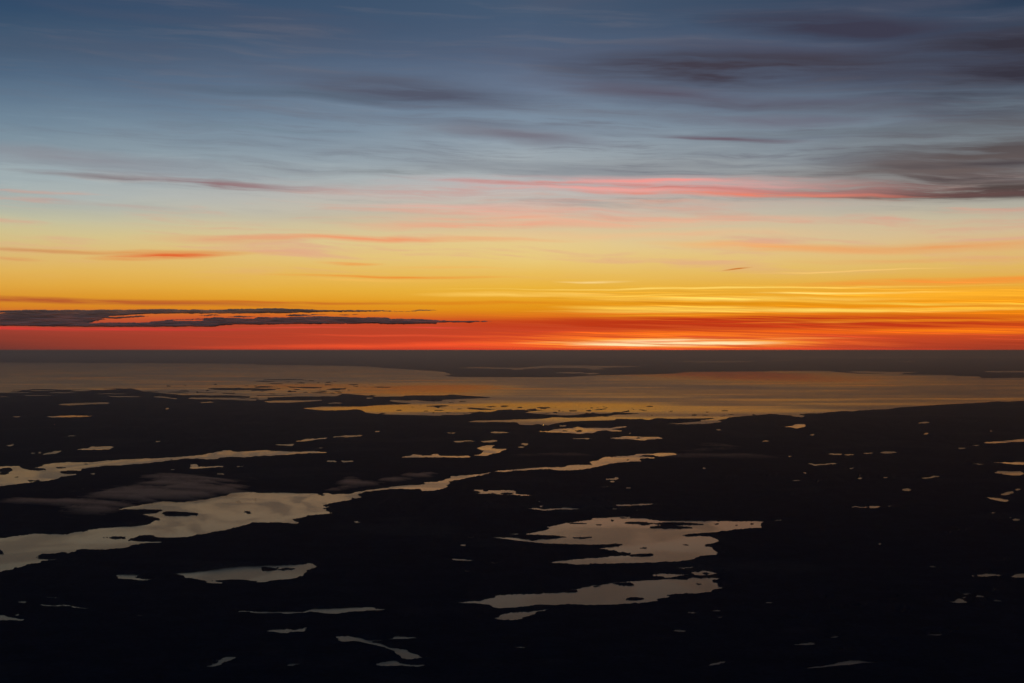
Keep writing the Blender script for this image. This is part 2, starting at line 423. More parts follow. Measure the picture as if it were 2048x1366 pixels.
WATER = [
 # the sea
 "1 -1500,140 0,140 2045,150 | 2 0,157 600,165 900,172 1050,185 1300,200 1500,215 1560,235 1500,245 1600,255 2045,258 | 3 0,258 400,258 620,246 800,240 1100,235 1300,228 1400,215 2045,212 | 4 0,207 500,208 530,213 700,228 1050,235 1480,240 1500,248 1690,250 1700,265 2045,262 3600,262 3600,420 2900,430 2045,445 1900,452 1830,450 1750,457 1660,460 1640,465 1500,470 1400,475 1280,482 1200,488 1100,495 1040,500 960,512 900,513 800,520 740,522 680,530 620,528 560,530 460,538 440,545 370,545 300,548 240,552 300,568 260,577 205,570 180,560 90,557 60,550 0,550 | 3 2045,553 1930,563 1830,568 1730,578 1700,592 1640,600 1680,614 1540,630 1400,633 1240,628 1400,620 1520,610 1500,600 1570,594 1620,588 1600,583 1500,586 1250,588 1150,582 1130,590 1090,600 1040,588 950,592 830,588 820,600 700,602 480,608 350,625 290,642 200,630 150,640 60,635 40,620 0,615 | 2 2045,616 1800,615 1690,615 1750,603 2045,600 | 3 0,597 260,590 330,577 450,582 620,578 760,568 830,558 950,553 1030,547 900,540 860,535 810,535 800,545 700,550 680,545 600,545 500,560 400,562 300,555 180,548 100,540 150,530 270,518 130,520 50,516 0,520 | 2 2045,515 1930,518 1880,535 1740,538 1700,552 1650,558 1500,558 1470,565 1300,560 1100,557 1010,553 950,548 880,540 840,518 800,512 700,520 550,522 450,515 370,506 530,492 850,492 900,487 1050,478 1200,475 1250,465 1150,460 1060,448 1090,440 1200,445 1270,440 1310,445 1420,452 1500,450 1480,438 1700,430 1880,422 1880,419 1700,405 1560,395 1500,402 1200,403 1170,410 950,412 930,405 850,400 760,392 690,392 640,408 480,412 400,410 180,415 90,420 100,432 40,440 0,430 | 1 2045,443 1900,440 1700,435 1500,430 1520,420 1990,422 2000,412 1900,403 1500,402 1340,388 1250,380 1150,372 1050,345 900,355 800,360 650,355 500,358 400,352 270,350 180,365 100,375 0,378 -1500,385",
 "2 130,445 520,438 530,445 400,452 250,460 110,460 60,450",
 "2 1590,182 1800,177 2045,182 | 3 0,184 100,180 280,163 600,165 1070,172 900,177 700,182 740,195 640,197 590,185 280,182 150,188 60,197 0,198 | 2 2045,190 1750,187",
 "3 490,90 1300,91 1300,95 490,95", "3 1270,130 1500,127 1900,128 1920,134 1700,140 1400,137",
 "4 0,80 700,88 2045,95 3000,95 3000,106 2045,107 1500,104 700,108 0,103",
 "4 1715,212 1780,206 2045,208 3000,210 3000,219 1800,219", "4 620,212 800,206 830,212 1220,217 1080,224 1060,236 1000,234 840,224 730,224",
 # lakes of the left
 "1 460,478 500,470 600,464 720,462 810,457 850,458 880,465 840,471 700,474 560,481", "1 855,411 880,408 1050,409 1150,414 1050,417 900,415",
 "1 1225,411 1300,410 1420,427 1400,432 1320,423 1240,418", "1 95,569 130,569 160,568 165,574 130,578",
 "1 370,573 460,567 560,563 640,564 760,569 640,574 500,578 400,578", "1 1318,515 1330,504 1350,502 1347,513",
 "1 535,731 560,724 605,721 600,726 560,731", "1 1243,769 1288,768 1270,780 1248,779", "1 50,803 75,795 118,793 110,800 75,808",
 "1 610,836 680,825 715,822 722,810 780,812 900,808 912,815 890,825 870,835 760,836 680,838",
 "1 335,871 380,862 420,855 440,847 505,844 480,855 450,865 400,871 345,875",
 "1 -1200,950 -200,965 0,970 50,968 150,966 165,980 230,1000 300,1003 365,998 350,985 270,980 345,965 345,955 430,945 520,938 640,936 760,935 860,922 1000,915 1200,908 1350,898 1500,888 1600,880 1700,862 1760,850 1780,843 1860,838 1850,850 1900,853 1960,849 2045,847 | 2 0,842 100,840 120,848 200,848 340,855 420,848 460,846 530,855 610,860 500,864 380,866 300,872 200,880 100,885 60,880 40,888 0,886 | 1 2045,886 1980,895 1850,893 1760,898 1740,910 1650,913 1560,905 1480,908 1350,922 1200,940 1100,950 980,958 830,962 800,968 700,980 640,990 650,1000 640,1003 540,1003 470,1010 480,1025 560,1030 640,1035 540,1045 490,1052 470,1062 400,1082 300,1093 200,1105 120,1115 0,1128 -200,1140 -1200,1250",
 "1 1515,955 1560,950 1575,958 1580,970 1650,972 1790,965 1795,972 1650,982 1560,988 1515,985 1530,970",
 "1 1880,970 1950,963 1930,972 1890,977", "1 1730,1026 1790,1025 1790,1033 1745,1033",
 # the great left lake and its channel
 "5 -1500,330 -300,230 0,207 60,202 130,190 200,182 270,172 440,178 530,177 600,160 690,152 700,142 820,128 950,118 1080,113 1170,103 1210,88 1215,72 1285,60 1210,35 1120,18 | 1 1250,1340 1312,1322 1280,1312 1100,1314 950,1312 1030,1292 1130,1275 1220,1260 1320,1248 1400,1258 1560,1245 1700,1222 1810,1200 1850,1180 2045,1175 | 2 0,1180 80,1182 230,1178 330,1185 480,1187 560,1182 610,1192 740,1188 830,1170 900,1158 1010,1143 1090,1130 1200,1122 1350,1112 1345,1098 1440,1092 1500,1080 1570,1058 1540,1045 1600,1048 1690,1040 1780,1032 1860,1018 1885,1018 1780,1045 1700,1060 1600,1078 1540,1090 1550,1105 1515,1120 1525,1135 1470,1150 1430,1162 1330,1165 1310,1150 1200,1150 1080,1150 980,1162 870,1172 805,1195 820,1208 845,1212 780,1230 700,1245 620,1262 560,1270 525,1283 560,1290 600,1290 545,1298 540,1308 570,1320 610,1345 | 6 610,12 520,18 430,25 380,38 370,48 300,52 295,65 340,78 345,93 280,92 220,85 0,83 | 5 2045,83 2000,85 1900,120 1800,145 1680,165 1660,175 1580,178 1560,190 1480,203 1400,207 1250,205 1230,190 1150,185 1100,188 1080,205 1020,218 1020,230 1100,232 1290,236 1285,250 1120,248 1100,262 1035,268 1030,282 900,295 850,300 700,298 610,302 600,320 540,325 500,322 440,332 330,337 305,350 300,370 330,378 440,378 440,384 340,390 330,405 210,420 190,435 100,450 90,460 0,475 -300,500 -1500,640",
 "2 1890,1011 1960,1002 2045,995 | 3 0,997 100,985 200,982 270,976 400,978 440,965 520,955 640,960 640,945 615,935 640,925 700,922 720,900 800,892 880,888 990,880 1000,870 1100,868 1200,862 1280,865 1320,872 1280,885 1200,890 1140,885 1140,905 1040,905 1015,915 1035,930 960,930 880,938 780,948 700,968 620,985 560,992 480,1000 360,1000 270,990 180,995 60,1000 0,1004 | 2 2045,1008 1950,1013",
 "2 315,769 370,760 400,750 460,749 570,739 560,747 470,757 400,767 330,771", "2 600,733 690,728 720,721 790,723 870,717 820,730 730,735 620,739",
 "2 110,790 200,795 245,795 315,789 290,808 250,804 190,801", "2 690,924 720,925 775,923 760,936 695,939",
 "2 1150,897 1240,885 1250,872 1300,878 1410,875 1450,868 1475,885 1560,888 1700,885 1720,896 1600,899 1400,895 1250,898",
 "2 1740,885 1800,870 1820,845 1760,825 1800,812 1840,802 1910,800 1880,825 1940,832 2010,828 1970,845 1930,862 1880,868 1840,885 1780,884",
 "2 1570,764 1620,767 1700,761 1750,770 1700,776 1640,776 1600,779", "2 1790,769 1860,764 1900,759 1940,766 1880,777 1820,777",
 "2 1735,1155 1830,1155 1900,1162 2000,1160 2045,1163 | 3 0,1160 25,1172 40,1190 120,1197 190,1206 60,1204 0,1195 | 2 2045,1198 1950,1195 1900,1185 1830,1188 1760,1187 1800,1175",
 # middle
 "3 180,690 300,688 340,672 440,668 510,660 520,652 570,662 700,662 790,665 830,655 910,648 920,656 830,666 780,672 860,680 885,690 800,690 750,680 680,688 640,705 600,703 545,712 500,705 400,700 300,696",
 "3 770,742 860,738 880,728 960,730 1100,735 1170,735 1215,745 1180,750 1090,752 1060,762 960,755 850,749",
 "3 1620,675 1660,671 1680,680 1650,683", "3 750,1072 800,1066 825,1052 850,1068 830,1078 770,1076",
 "3 110,1300 200,1303 260,1315 300,1305 390,1308 400,1295 440,1300 540,1307 600,1308 520,1314 380,1314 280,1320 258,1333 240,1322 150,1312",
 "3 810,1275 900,1272 1000,1272 1060,1267 1170,1267 1090,1277 980,1285 850,1287", "3 790,1304 860,1307 860,1316 810,1316",
 # right
 "4 120,655 200,645 220,632 290,630 300,650 260,660 230,667 190,657",
 "4 1710,778 1780,775 1850,768 1900,765 1960,760 2045,748 2400,745 2400,765 2045,772 1950,775 1900,778 1820,785 1760,786",
 "4 310,944 350,947 380,954 480,946 580,943 540,953 450,958 370,963", "4 1230,1062 1290,1055 1310,1042 1380,1047 1340,1056 1290,1065 1250,1071",
 "4 1810,1020 1840,1005 1920,1010 2020,1008 2045,1030 2010,1047 1930,1040 1880,1031 1830,1026",
 "4 1750,937 1850,937 1950,939 2045,934 2400,935 2400,955 2045,955 1980,957 1900,946", "4 1860,1200 1890,1175 1950,1167 1962,1180 1920,1197 1870,1206",
 "4 1735,1212 1800,1219 1870,1229 1920,1237 1900,1253 1840,1246 1790,1233",
 # lower left
 "5 905,503 960,498 1080,498 1150,500 1090,512 1075,522 1120,532 1260,534 1180,545 1120,551 1060,539 930,536 940,520",
 "5 1380,490 1500,480 1700,462 1850,440 1980,430 2045,432 | 6 0,430 200,425 380,422 400,405 445,405 455,425 495,432 450,450 415,460 410,480 385,490 380,505 330,530 240,550 130,557 60,565 50,573 0,570 | 5 2045,553 1960,545 1850,540 1690,548 1800,568 1780,576 1680,568 1645,569 1640,552 1560,535 1480,525 1470,510 1420,498",
 "5 320,748 340,737 420,745 540,741 600,755 720,769 710,775 600,766 540,750 420,753", "5 -400,800 0,820 40,821 60,838 120,850 190,857 180,867 80,867 0,864 -400,850",
 "5 1885,806 1915,784 1980,789 2045,799 | 6 0,794 150,795 240,792 360,797 420,785 450,770 600,768 800,762 930,757 950,762 955,773 1045,775 1000,789 930,784 850,794 750,799 640,815 600,817 540,810 450,799 380,808 280,809 255,821 235,816 200,807 60,811 0,810 | 5 2045,809 1980,798 1920,801",
 "5 1640,1240 1690,1215 1680,1190 1750,1180 1790,1160 1840,1147 1895,1165 1850,1178 1800,1200 1750,1225 1720,1236 1660,1246",
 "5 1140,1364 1220,1352 1310,1337 1270,1353 1200,1368", "6 65,955 120,940 220,938 270,932 300,940 370,930 400,915 415,922 385,940 390,958 280,957 260,968 200,965 130,957",
 "6 635,990 740,988 820,1003 880,1022 1000,1023 1100,1008 1110,983 1160,993 1260,998 1285,1012 1180,1014 1080,1020 980,1032 930,1036 1000,1053 1060,1076 1200,1098 1250,1123 1310,1146 1450,1154 1300,1166 1250,1181 1170,1172 1155,1152 1090,1112 1040,1087 940,1067 870,1048 760,1032 730,1042 660,1032 650,1010",
 "6 963,1216 1010,1195 1110,1184 1150,1204 1200,1216 1370,1220 1290,1239 1150,1227 1120,1231 965,1232", "6 228,1232 270,1210 310,1204 380,1213 290,1229 260,1242",
 "6 740,860 790,864 850,869 830,873 780,871", "6 775,70 800,70 842,82 800,86", "6 1562,370 1650,376 1700,382 1810,397 1700,394 1640,391 1565,387",
 "6 1590,724 1690,713 1780,708 1850,692 1910,685 1920,668 2045,655 | 7 0,658 150,655 300,645 440,640 520,640 525,625 480,622 560,608 640,590 740,575 820,562 950,555 1050,545 1200,538 1310,532 1400,540 1440,522 1500,530 1600,525 1690,525 1600,545 1600,560 1650,570 1640,590 1700,605 1600,620 1580,640 1450,652 1330,655 1230,665 1280,680 1200,690 1170,700 1160,712 1030,728 850,738 640,745 500,738 400,740 320,745 230,740 100,755 0,765 | 6 2045,765 1960,770 1890,765 1870,745 1830,735 1700,730",
 "6 1910,855 1960,820 2045,800 | 7 0,800 150,795 210,785 320,775 260,790 220,790 180,815 140,830 80,845 70,860 40,865 0,865 | 6 2045,865 1980,865",
 "7 1110,510 1150,495 1200,488 1260,495 1330,498 1410,500 1340,512 1290,520 1240,525 1180,515", "7 1430,492 1420,480 1480,475 1530,465 1600,475 1630,490 1580,505 1470,508",
 "7 1345,443 1365,462 1378,443",
 "7 -30,174 0,170 100,178 200,158 295,140 300,125 255,120 340,108 440,85 500,80 640,62 635,50 740,45 860,38 940,35 950,50 1060,48 1080,60 1140,62 1200,70 1500,72 1800,72 2010,75 1985,90 2005,108 1990,125 1880,130 1750,145 1650,155 1580,165 1450,172 1400,175 1350,182 1400,195 1520,192 1600,200 1660,232 1620,245 1540,262 1540,275 1610,278 1605,300 1650,325 1640,345 1500,352 1455,368 1465,378 1360,388 1350,395 1200,400 1020,405 900,407 720,413 700,410 560,422 480,418 430,410 290,405 380,392 500,378 640,368 760,360 780,350 880,350 940,345 945,325 870,322 820,308 700,292 800,282 885,262 840,250 700,258 580,262 400,255 250,250 60,235 0,228 | 6 1960,215 1830,207 1950,201 | 7 0,203 130,217 320,220 320,212 440,205 430,195 200,183 0,181",
 "7 1490,1232 1560,1225 1600,1205 1710,1188 1690,1211 1600,1227 1520,1239",
 # lower right
 "8 1670,505 1700,495 1800,492 1860,500 1870,510 1750,514 1680,516", "8 1930,515 1990,495 2045,492 2500,495 2500,530 2045,526 1970,526",
 "8 1055,831 1070,800 1100,770 1125,767 1110,790 1085,801 1065,833", "8 1380,721 1440,708 1480,715 1500,688 1540,690 1590,712 1575,735 1530,742 1490,726 1430,731",
 "8 1535,653 1580,641 1640,655 1570,663", "8 1660,648 1725,680 1700,692 1660,678",
 "8 1205,996 1290,975 1310,962 1370,965 1390,980 1460,971 1380,991 1310,1001 1250,999", "8 485,1008 530,985 580,984 560,1001 530,1012",
 "8 180,1061 300,1047 360,1037 376,1061 280,1066",
 "8 250,1257 330,1240 440,1225 520,1212 610,1190 680,1181 760,1184 800,1194 910,1194 830,1213 720,1216 600,1236 480,1242 380,1251",
]
PONDS = [(1, 1655, 459, 55, 3.5), (1, 260, 866, 15, 5), (1, 318, 858, 11, 5), (1, 1380, 993, 22, 4), (1, 740, 1028, 30, 4), (2, 635, 464, 60, 4),
 (2, 905, 424, 35, 4), (2, 520, 822, 28, 4), (2, 605, 929, 42, 6), (2, 970, 691, 22, 4), (2, 1560, 703, 35, 4), (2, 1945, 699, 68, 6),
 (3, 470, 222, 130, 3), (3, 640, 228, 60, 3), (3, 405, 646, 28, 5), (3, 560, 748, 70, 4), (3, 100, 793, 35, 6), (3, 75, 816, 38, 5),
 (3, 2020, 766, 25, 4), (3, 1535, 984, 14, 6), (3, 1725, 1063, 16, 5), (3, 800, 1092, 18, 4), (3, 930, 1142, 18, 4), (3, 735, 1132, 35, 4),
 (3, 225, 1252, 11, 5), (3, 230, 1290, 16, 5), (3, 1005, 1322, 30, 4), (3, 720, 1250, 25, 4), (3, 940, 707, 9, 5), (2, 1410, 860, 0, 0),
 (4, 110, 122, 100, 3), (4, 1110, 132, 60, 4), (4, 1245, 621, 42, 6), (4, 1260, 708, 20, 4), (4, 1780, 687, 9, 5), (4, 355, 717, 22, 4),
 (4, 1665, 804, 25, 5), (4, 1545, 825, 28, 5), (4, 960, 858, 75, 6), (4, 800, 864, 40, 4), (4, 655, 876, 30, 4), (4, 540, 873, 45, 4),
 (4, 672, 984, 14, 6), (4, 293, 1022, 14, 5), (4, 403, 1090, 15, 7), (4, 230, 1083, 30, 6), (4, 738, 1067, 18, 6), (4, 740, 1045, 15, 5),
 (4, 943, 1058, 20, 7), (4, 1110, 1157, 36, 9), (4, 1680, 952, 40, 5), (4, 1990, 1155, 20, 7), (4, 850, 1295, 55, 8), (4, 725, 1295, 55, 5),
 (4, 970, 1287, 25, 4), (4, 1805, 1341, 25, 5), (4, 195, 1196, 11, 4), (4, 170, 889, 14, 5), (4, 8, 1049, 12, 5),
 (5, 175, 718, 30, 8), (5, 420, 683, 45, 4), (5, 143, 820, 13, 9), (5, 1120, 828, 60, 4), (5, 885, 1034, 12, 5), (5, 1635, 699, 20, 6),
 (5, 1500, 1283, 18, 6), (6, 38, 1141, 20, 8), (6, 20, 1270, 30, 5), (6, 1710, 205, 22, 5), (6, 1660, 265, 28, 6), (6, 1890, 405, 50, 4),
 (6, 1670, 477, 22, 6), (6, 1395, 761, 6, 6), (6, 2000, 1100, 40, 4), (6, 1920, 1258, 25, 4), (6, 1800, 279, 20, 3),
 (7, 1390, 443, 60, 5), (7, 1340, 949, 45, 12), (7, 1432, 804, 40, 7), (7, 1635, 788, 40, 6), (7, 1660, 841, 25, 5), (7, 70, 1081, 52, 7),
 (7, 1200, 868, 12, 5), (7, 1195, 1013, 25, 5), (7, 1820, 733, 13, 6), (7, 1700, 479, 30, 4), (7, 507, 1158, 14, 5),
 (8, 80, 67, 35, 6), (8, 1800, 8, 20, 5), (8, 1975, 61, 35, 7), (8, 1940, 42, 20, 5), (8, 1378, 92, 13, 5), (8, 1528, 146, 18, 7),
 (8, 1562, 146, 14, 7), (8, 1440, 176, 25, 4), (8, 885, 256, 13, 5), (8, 1850, 389, 38, 6), (8, 1308, 437, 18, 9), (8, 1378, 445, 15, 6),
 (8, 1635, 510, 18, 5), (8, 450, 688, 22, 9), (8, 225, 848, 28, 9), (8, 720, 760, 16, 7), (8, 575, 775, 30, 8), (8, 960, 742, 38, 5),
 (8, 1575, 680, 28, 9), (8, 1830, 710, 28, 13), (8, 1815, 626, 20, 6), (8, 1695, 766, 26, 8), (8, 1660, 720, 30, 9), (8, 1505, 943, 20, 11),
 (8, 585, 1098, 28, 7), (8, 660, 1110, 22, 8), (8, 970, 1040, 14, 6), (8, 718, 1265, 18, 5), (8, 910, 650, 25, 5), (8, 1185, 573, 10, 4),
 (8, 90, 870, 11, 5), (8, 15, 725, 30, 5), (8, 1030, 698, 11, 5)]
ISLES = [(1, 1870, 352, 190, 11), (1, 1830, 385, 70, 4), (1, 1390, 378, 90, 6), (1, 40, 1000, 65, 17), (1, 30, 1025, 45, 13), (1, 133, 1053, 14, 5),
 (1, 250, 1085, 30, 9), (1, 300, 1087, 28, 6), (1, 487, 979, 38, 6), (1, 683, 950, 12, 4), (1, 1367, 912, 10, 4), (1, 1980, 1338, 28, 10),
 (2, 230, 276, 200, 3.5), (2, 80, 290, 80, 4), (2, 160, 310, 70, 3), (2, 360, 303, 40, 4), (2, 60, 335, 80, 6), (2, 60, 357, 110, 8),
 (2, 420, 340, 90, 7), (2, 300, 337, 40, 3), (2, 640, 352, 80, 6), (2, 740, 360, 12, 3), (2, 1010, 337, 62, 4), (2, 280, 373, 35, 4),
 (2, 395, 379, 20, 4), (2, 505, 382, 75, 4), (2, 610, 384, 25, 3), (2, 1455, 487, 88, 6), (2, 1985, 489, 35, 5), (2, 1650, 453, 30, 4),
 (2, 1010, 547, 30, 4), (2, 1665, 550, 15, 4), (2, 528, 1194, 28, 8), (2, 772, 1225, 14, 5), (2, 1360, 880, 50, 5), (2, 1840, 1162, 20, 7),
 (2, 2010, 1187, 40, 9), (2, 1690, 771, 40, 3),
 (3, 65, 499, 20, 5), (3, 250, 500, 52, 5), (3, 350, 500, 8, 3), (3, 175, 511, 12, 3), (3, 380, 526, 10, 4), (3, 405, 530, 8, 4),
 (3, 490, 526, 32, 6), (3, 615, 524, 22, 5), (3, 710, 516, 10, 4), (3, 912, 531, 15, 4), (3, 280, 545, 20, 3), (3, 1930, 556, 15, 5),
 (3, 20, 625, 30, 8), (3, 1090, 888, 75, 9), (3, 798, 898, 8, 4), (3, 928, 918, 12, 5), (3, 425, 687, 20, 5), (3, 530, 687, 35, 7),
 (3, 1007, 742, 16, 5), (5, 1430, 15, 135, 20), (5, 940, 206, 75, 9), (5, 850, 204, 25, 4), (5, 0, 318, 30, 24),
 (6, 90, 456, 58, 17), (6, 170, 453, 17, 9), (6, 215, 460, 28, 8), (6, 265, 453, 32, 8), (5, 1715, 1198, 25, 12), (6, 1330, 1150, 22, 6),
 (7, 900, 575, 98, 12), (7, 675, 595, 16, 7), (7, 985, 694, 60, 15), (7, 1485, 575, 22, 6), (7, 500, 633, 30, 6), (7, 1550, 491, 25, 7),
 (7, 555, 206, 95, 6), (7, 345, 216, 12, 4), (7, 180, 224, 50, 4), (7, 520, 90, 70, 5), (7, 697, 100, 22, 6), (7, 805, 66, 18, 5),
 (7, 1010, 88, 120, 10), (7, 1060, 103, 40, 5), (7, 1320, 95, 180, 12), (7, 1270, 122, 165, 14), (7, 1630, 95, 15, 4), (7, 1795, 104, 12, 5),
 (7, 1915, 95, 15, 5), (7, 1480, 182, 110, 9), (7, 1385, 263, 25, 5), (7, 1055, 287, 25, 6), (7, 1040, 345, 90, 14), (7, 905, 48, 40, 4)]

# shoreline raster: one column per pixel, four rows per pixel
RX0, RY0, RNX, RNY = -320, 699, 2700, 1070
fine = np.zeros((RNY * 4, RNX), np.float32)
for s in WATER:
    fill(fine, pp(s), RX0, RY0, 1, 4, 1.0)
for e in PONDS:
    if e[3] > 0:
        fill(fine, ell(e[0], e[1], e[2], e[3], max(e[4] * 1.05, 4.4)), RX0, RY0, 1, 4, 1.0)
for e in ISLES:
    fill(fine, ell(*e), RX0, RY0, 1, 4, 0.0)
fill(fine, pp("2 1680,500 1750,501 1850,508 1925,520 1800,519 1690,509"), RX0, RY0, 1, 4, 0.0)
# skerries strewn along the sea shore
rnd = random.Random(8)
for (xa, xb, ya, yb, n) in [(330, 760, 768, 798, 60), (1000, 1300, 812, 834, 34), (760, 1000, 800, 826, 16), (560, 700, 757, 770, 12), (1300, 1560, 820, 834, 10)]:
    for i in range(n):
        x, y = rnd.uniform(xa, xb), rnd.uniform(ya, yb)
        w = rnd.uniform(1.5, 13) * rnd.random() + 2
        h = rnd.uniform(.5, 1.1)
        fill(fine, [(x + w * math.cos(k * .7) * (1 + .2 * math.sin(k * 2.1)), y + h * math.sin(k * .7)) for k in range(9)], RX0, RY0, 1, 4, 0.0)
# little coves along the hazy left shore
for i in range(46):
    x = rnd.uniform(-300, 560)
    y = 781 + rnd.uniform(-4, 12)
    w = rnd.uniform(6, 34)
    fill(fine, [(x + w * math.cos(k * .52), y + rnd.uniform(.4, .9) * math.sin(k * .52)) for k in range(12)], RX0, RY0, 1, 4, 1.0 if rnd.random() < .4 else 0.0)
# a scatter of further ponds out of frame and below, so that the country goes on
rnd = random.Random(5)
for i in range(70):
    x = rnd.choice([rnd.uniform(-300, -10), rnd.uniform(2060, 2370), rnd.uniform(-300, 2370)])
    y = rnd.uniform(860, 1700)
    if 0 <= x <= 2048 and y < 1385:
        continue
    w = rnd.uniform(5, 40)
    n = 20
    fill(fine, [(x + w * math.cos(2 * math.pi * k / n), y + w * .16 * (1 + .5 * math.sin(k * 1.7)) * math.sin(2 * math.pi * k / n)) for k in range(n)],
         RX0, RY0, 1, 4, 1.0)
soft = blur(fine.astype(np.float64), 1, 1)


def sample(img, px, py):
    x = np.clip(px - RX0 - 0.5, 0, RNX - 2)
    y = np.clip((py - RY0) * 4 - 0.5, 0, RNY * 4 - 2)
    xi = x.astype(int)
    yi = y.astype(int)
    fx = x - xi
    fy = y - yi
    return (img[yi, xi] * (1 - fx) + img[yi, xi + 1] * fx) * (1 - fy) + (img[yi + 1, xi] * (1 - fx) + img[yi + 1, xi + 1] * fx) * fy


# ------------------------------------------------------------------ terrain
cols = np.arange(-300, 2352, 1.5)
rows = [701.4]
while rows[-1] < 1760:
    y = rows[-1]
    rows.append(y + (0.7 if y < 860 else 1.0 if y < 1372 else 6.0))
rows = np.array(rows)
PX, PY = np.meshgrid(cols, rows)
amp = np.clip((PY - 720) / 300, 0.15, 1.0)
wx = (vnoise(PX / 14, PY / 4.0, 5, 1, .85) - .5) * 17 * amp
wy = (vnoise(PX / 13, PY / 3.5, 5, 5, .85) - .5) * 5.2 * amp
cov = sample(soft, PX + wx, PY + wy)
wide = sample(blur(fine.astype(np.float64), 14, 12), PX, PY)
GX, GY = ground(PX, PY)
wide = np.clip(1 - 2.2 * wide, 0, 1)
near_w = wide * wide
hills = vnoise(GX / 2600, GY / 5200, 5, 3, .5)
canopy = vnoise(GX / 90, GY / 260, 2, 7, .6)
dist = np.hypot(GX, GY)
# wood floor, bluffs at the shore and low ridges inland
land = 9 + 9 * canopy + near_w * (np.clip(hills - .35, 0, 1) * 190) * np.clip(1.4 - dist / 260000, .25, 1)
sgn = (0.42 - cov) / 0.42
Z = np.where(sgn > 0, np.clip(sgn * 1.6, 0, 1) * land, np.clip(sgn, -1, 0) * 14 - 0.4)
nr, nc = PX.shape
V = np.stack([GX.ravel(), GY.ravel(), Z.ravel()], 1)
idx = np.arange(nr * nc).reshape(nr, nc)
F = np.stack([idx[1:, :-1], idx[1:, 1:], idx[:-1, 1:], idx[:-1, :-1]], -1).reshape(-1, 4)

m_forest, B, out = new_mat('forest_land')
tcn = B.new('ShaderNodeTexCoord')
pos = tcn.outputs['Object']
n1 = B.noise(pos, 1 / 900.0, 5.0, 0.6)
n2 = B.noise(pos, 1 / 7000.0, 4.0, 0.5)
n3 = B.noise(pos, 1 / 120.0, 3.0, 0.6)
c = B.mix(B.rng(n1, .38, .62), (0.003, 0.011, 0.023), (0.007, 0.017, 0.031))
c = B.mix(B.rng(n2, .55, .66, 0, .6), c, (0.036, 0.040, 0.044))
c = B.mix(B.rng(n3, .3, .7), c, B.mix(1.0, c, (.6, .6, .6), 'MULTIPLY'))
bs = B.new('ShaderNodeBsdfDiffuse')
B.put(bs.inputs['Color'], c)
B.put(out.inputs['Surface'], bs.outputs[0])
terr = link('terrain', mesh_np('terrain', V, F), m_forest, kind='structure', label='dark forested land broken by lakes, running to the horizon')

# the ground beyond and around it
R = 6.0e6
ring = [(R * math.cos(2 * math.pi * i / 256), R * math.sin(2 * math.pi * i / 256), -28.0) for i in range(256)]
me = bpy.data.meshes.new('ground')
me.from_pydata([(0, 0, -28.0)] + ring, [], [(0, 1 + i, 1 + (i + 1) % 256) for i in range(256)])
link('ground', me, m_forest, kind='structure', label='dark plain that carries the land out to the horizon')

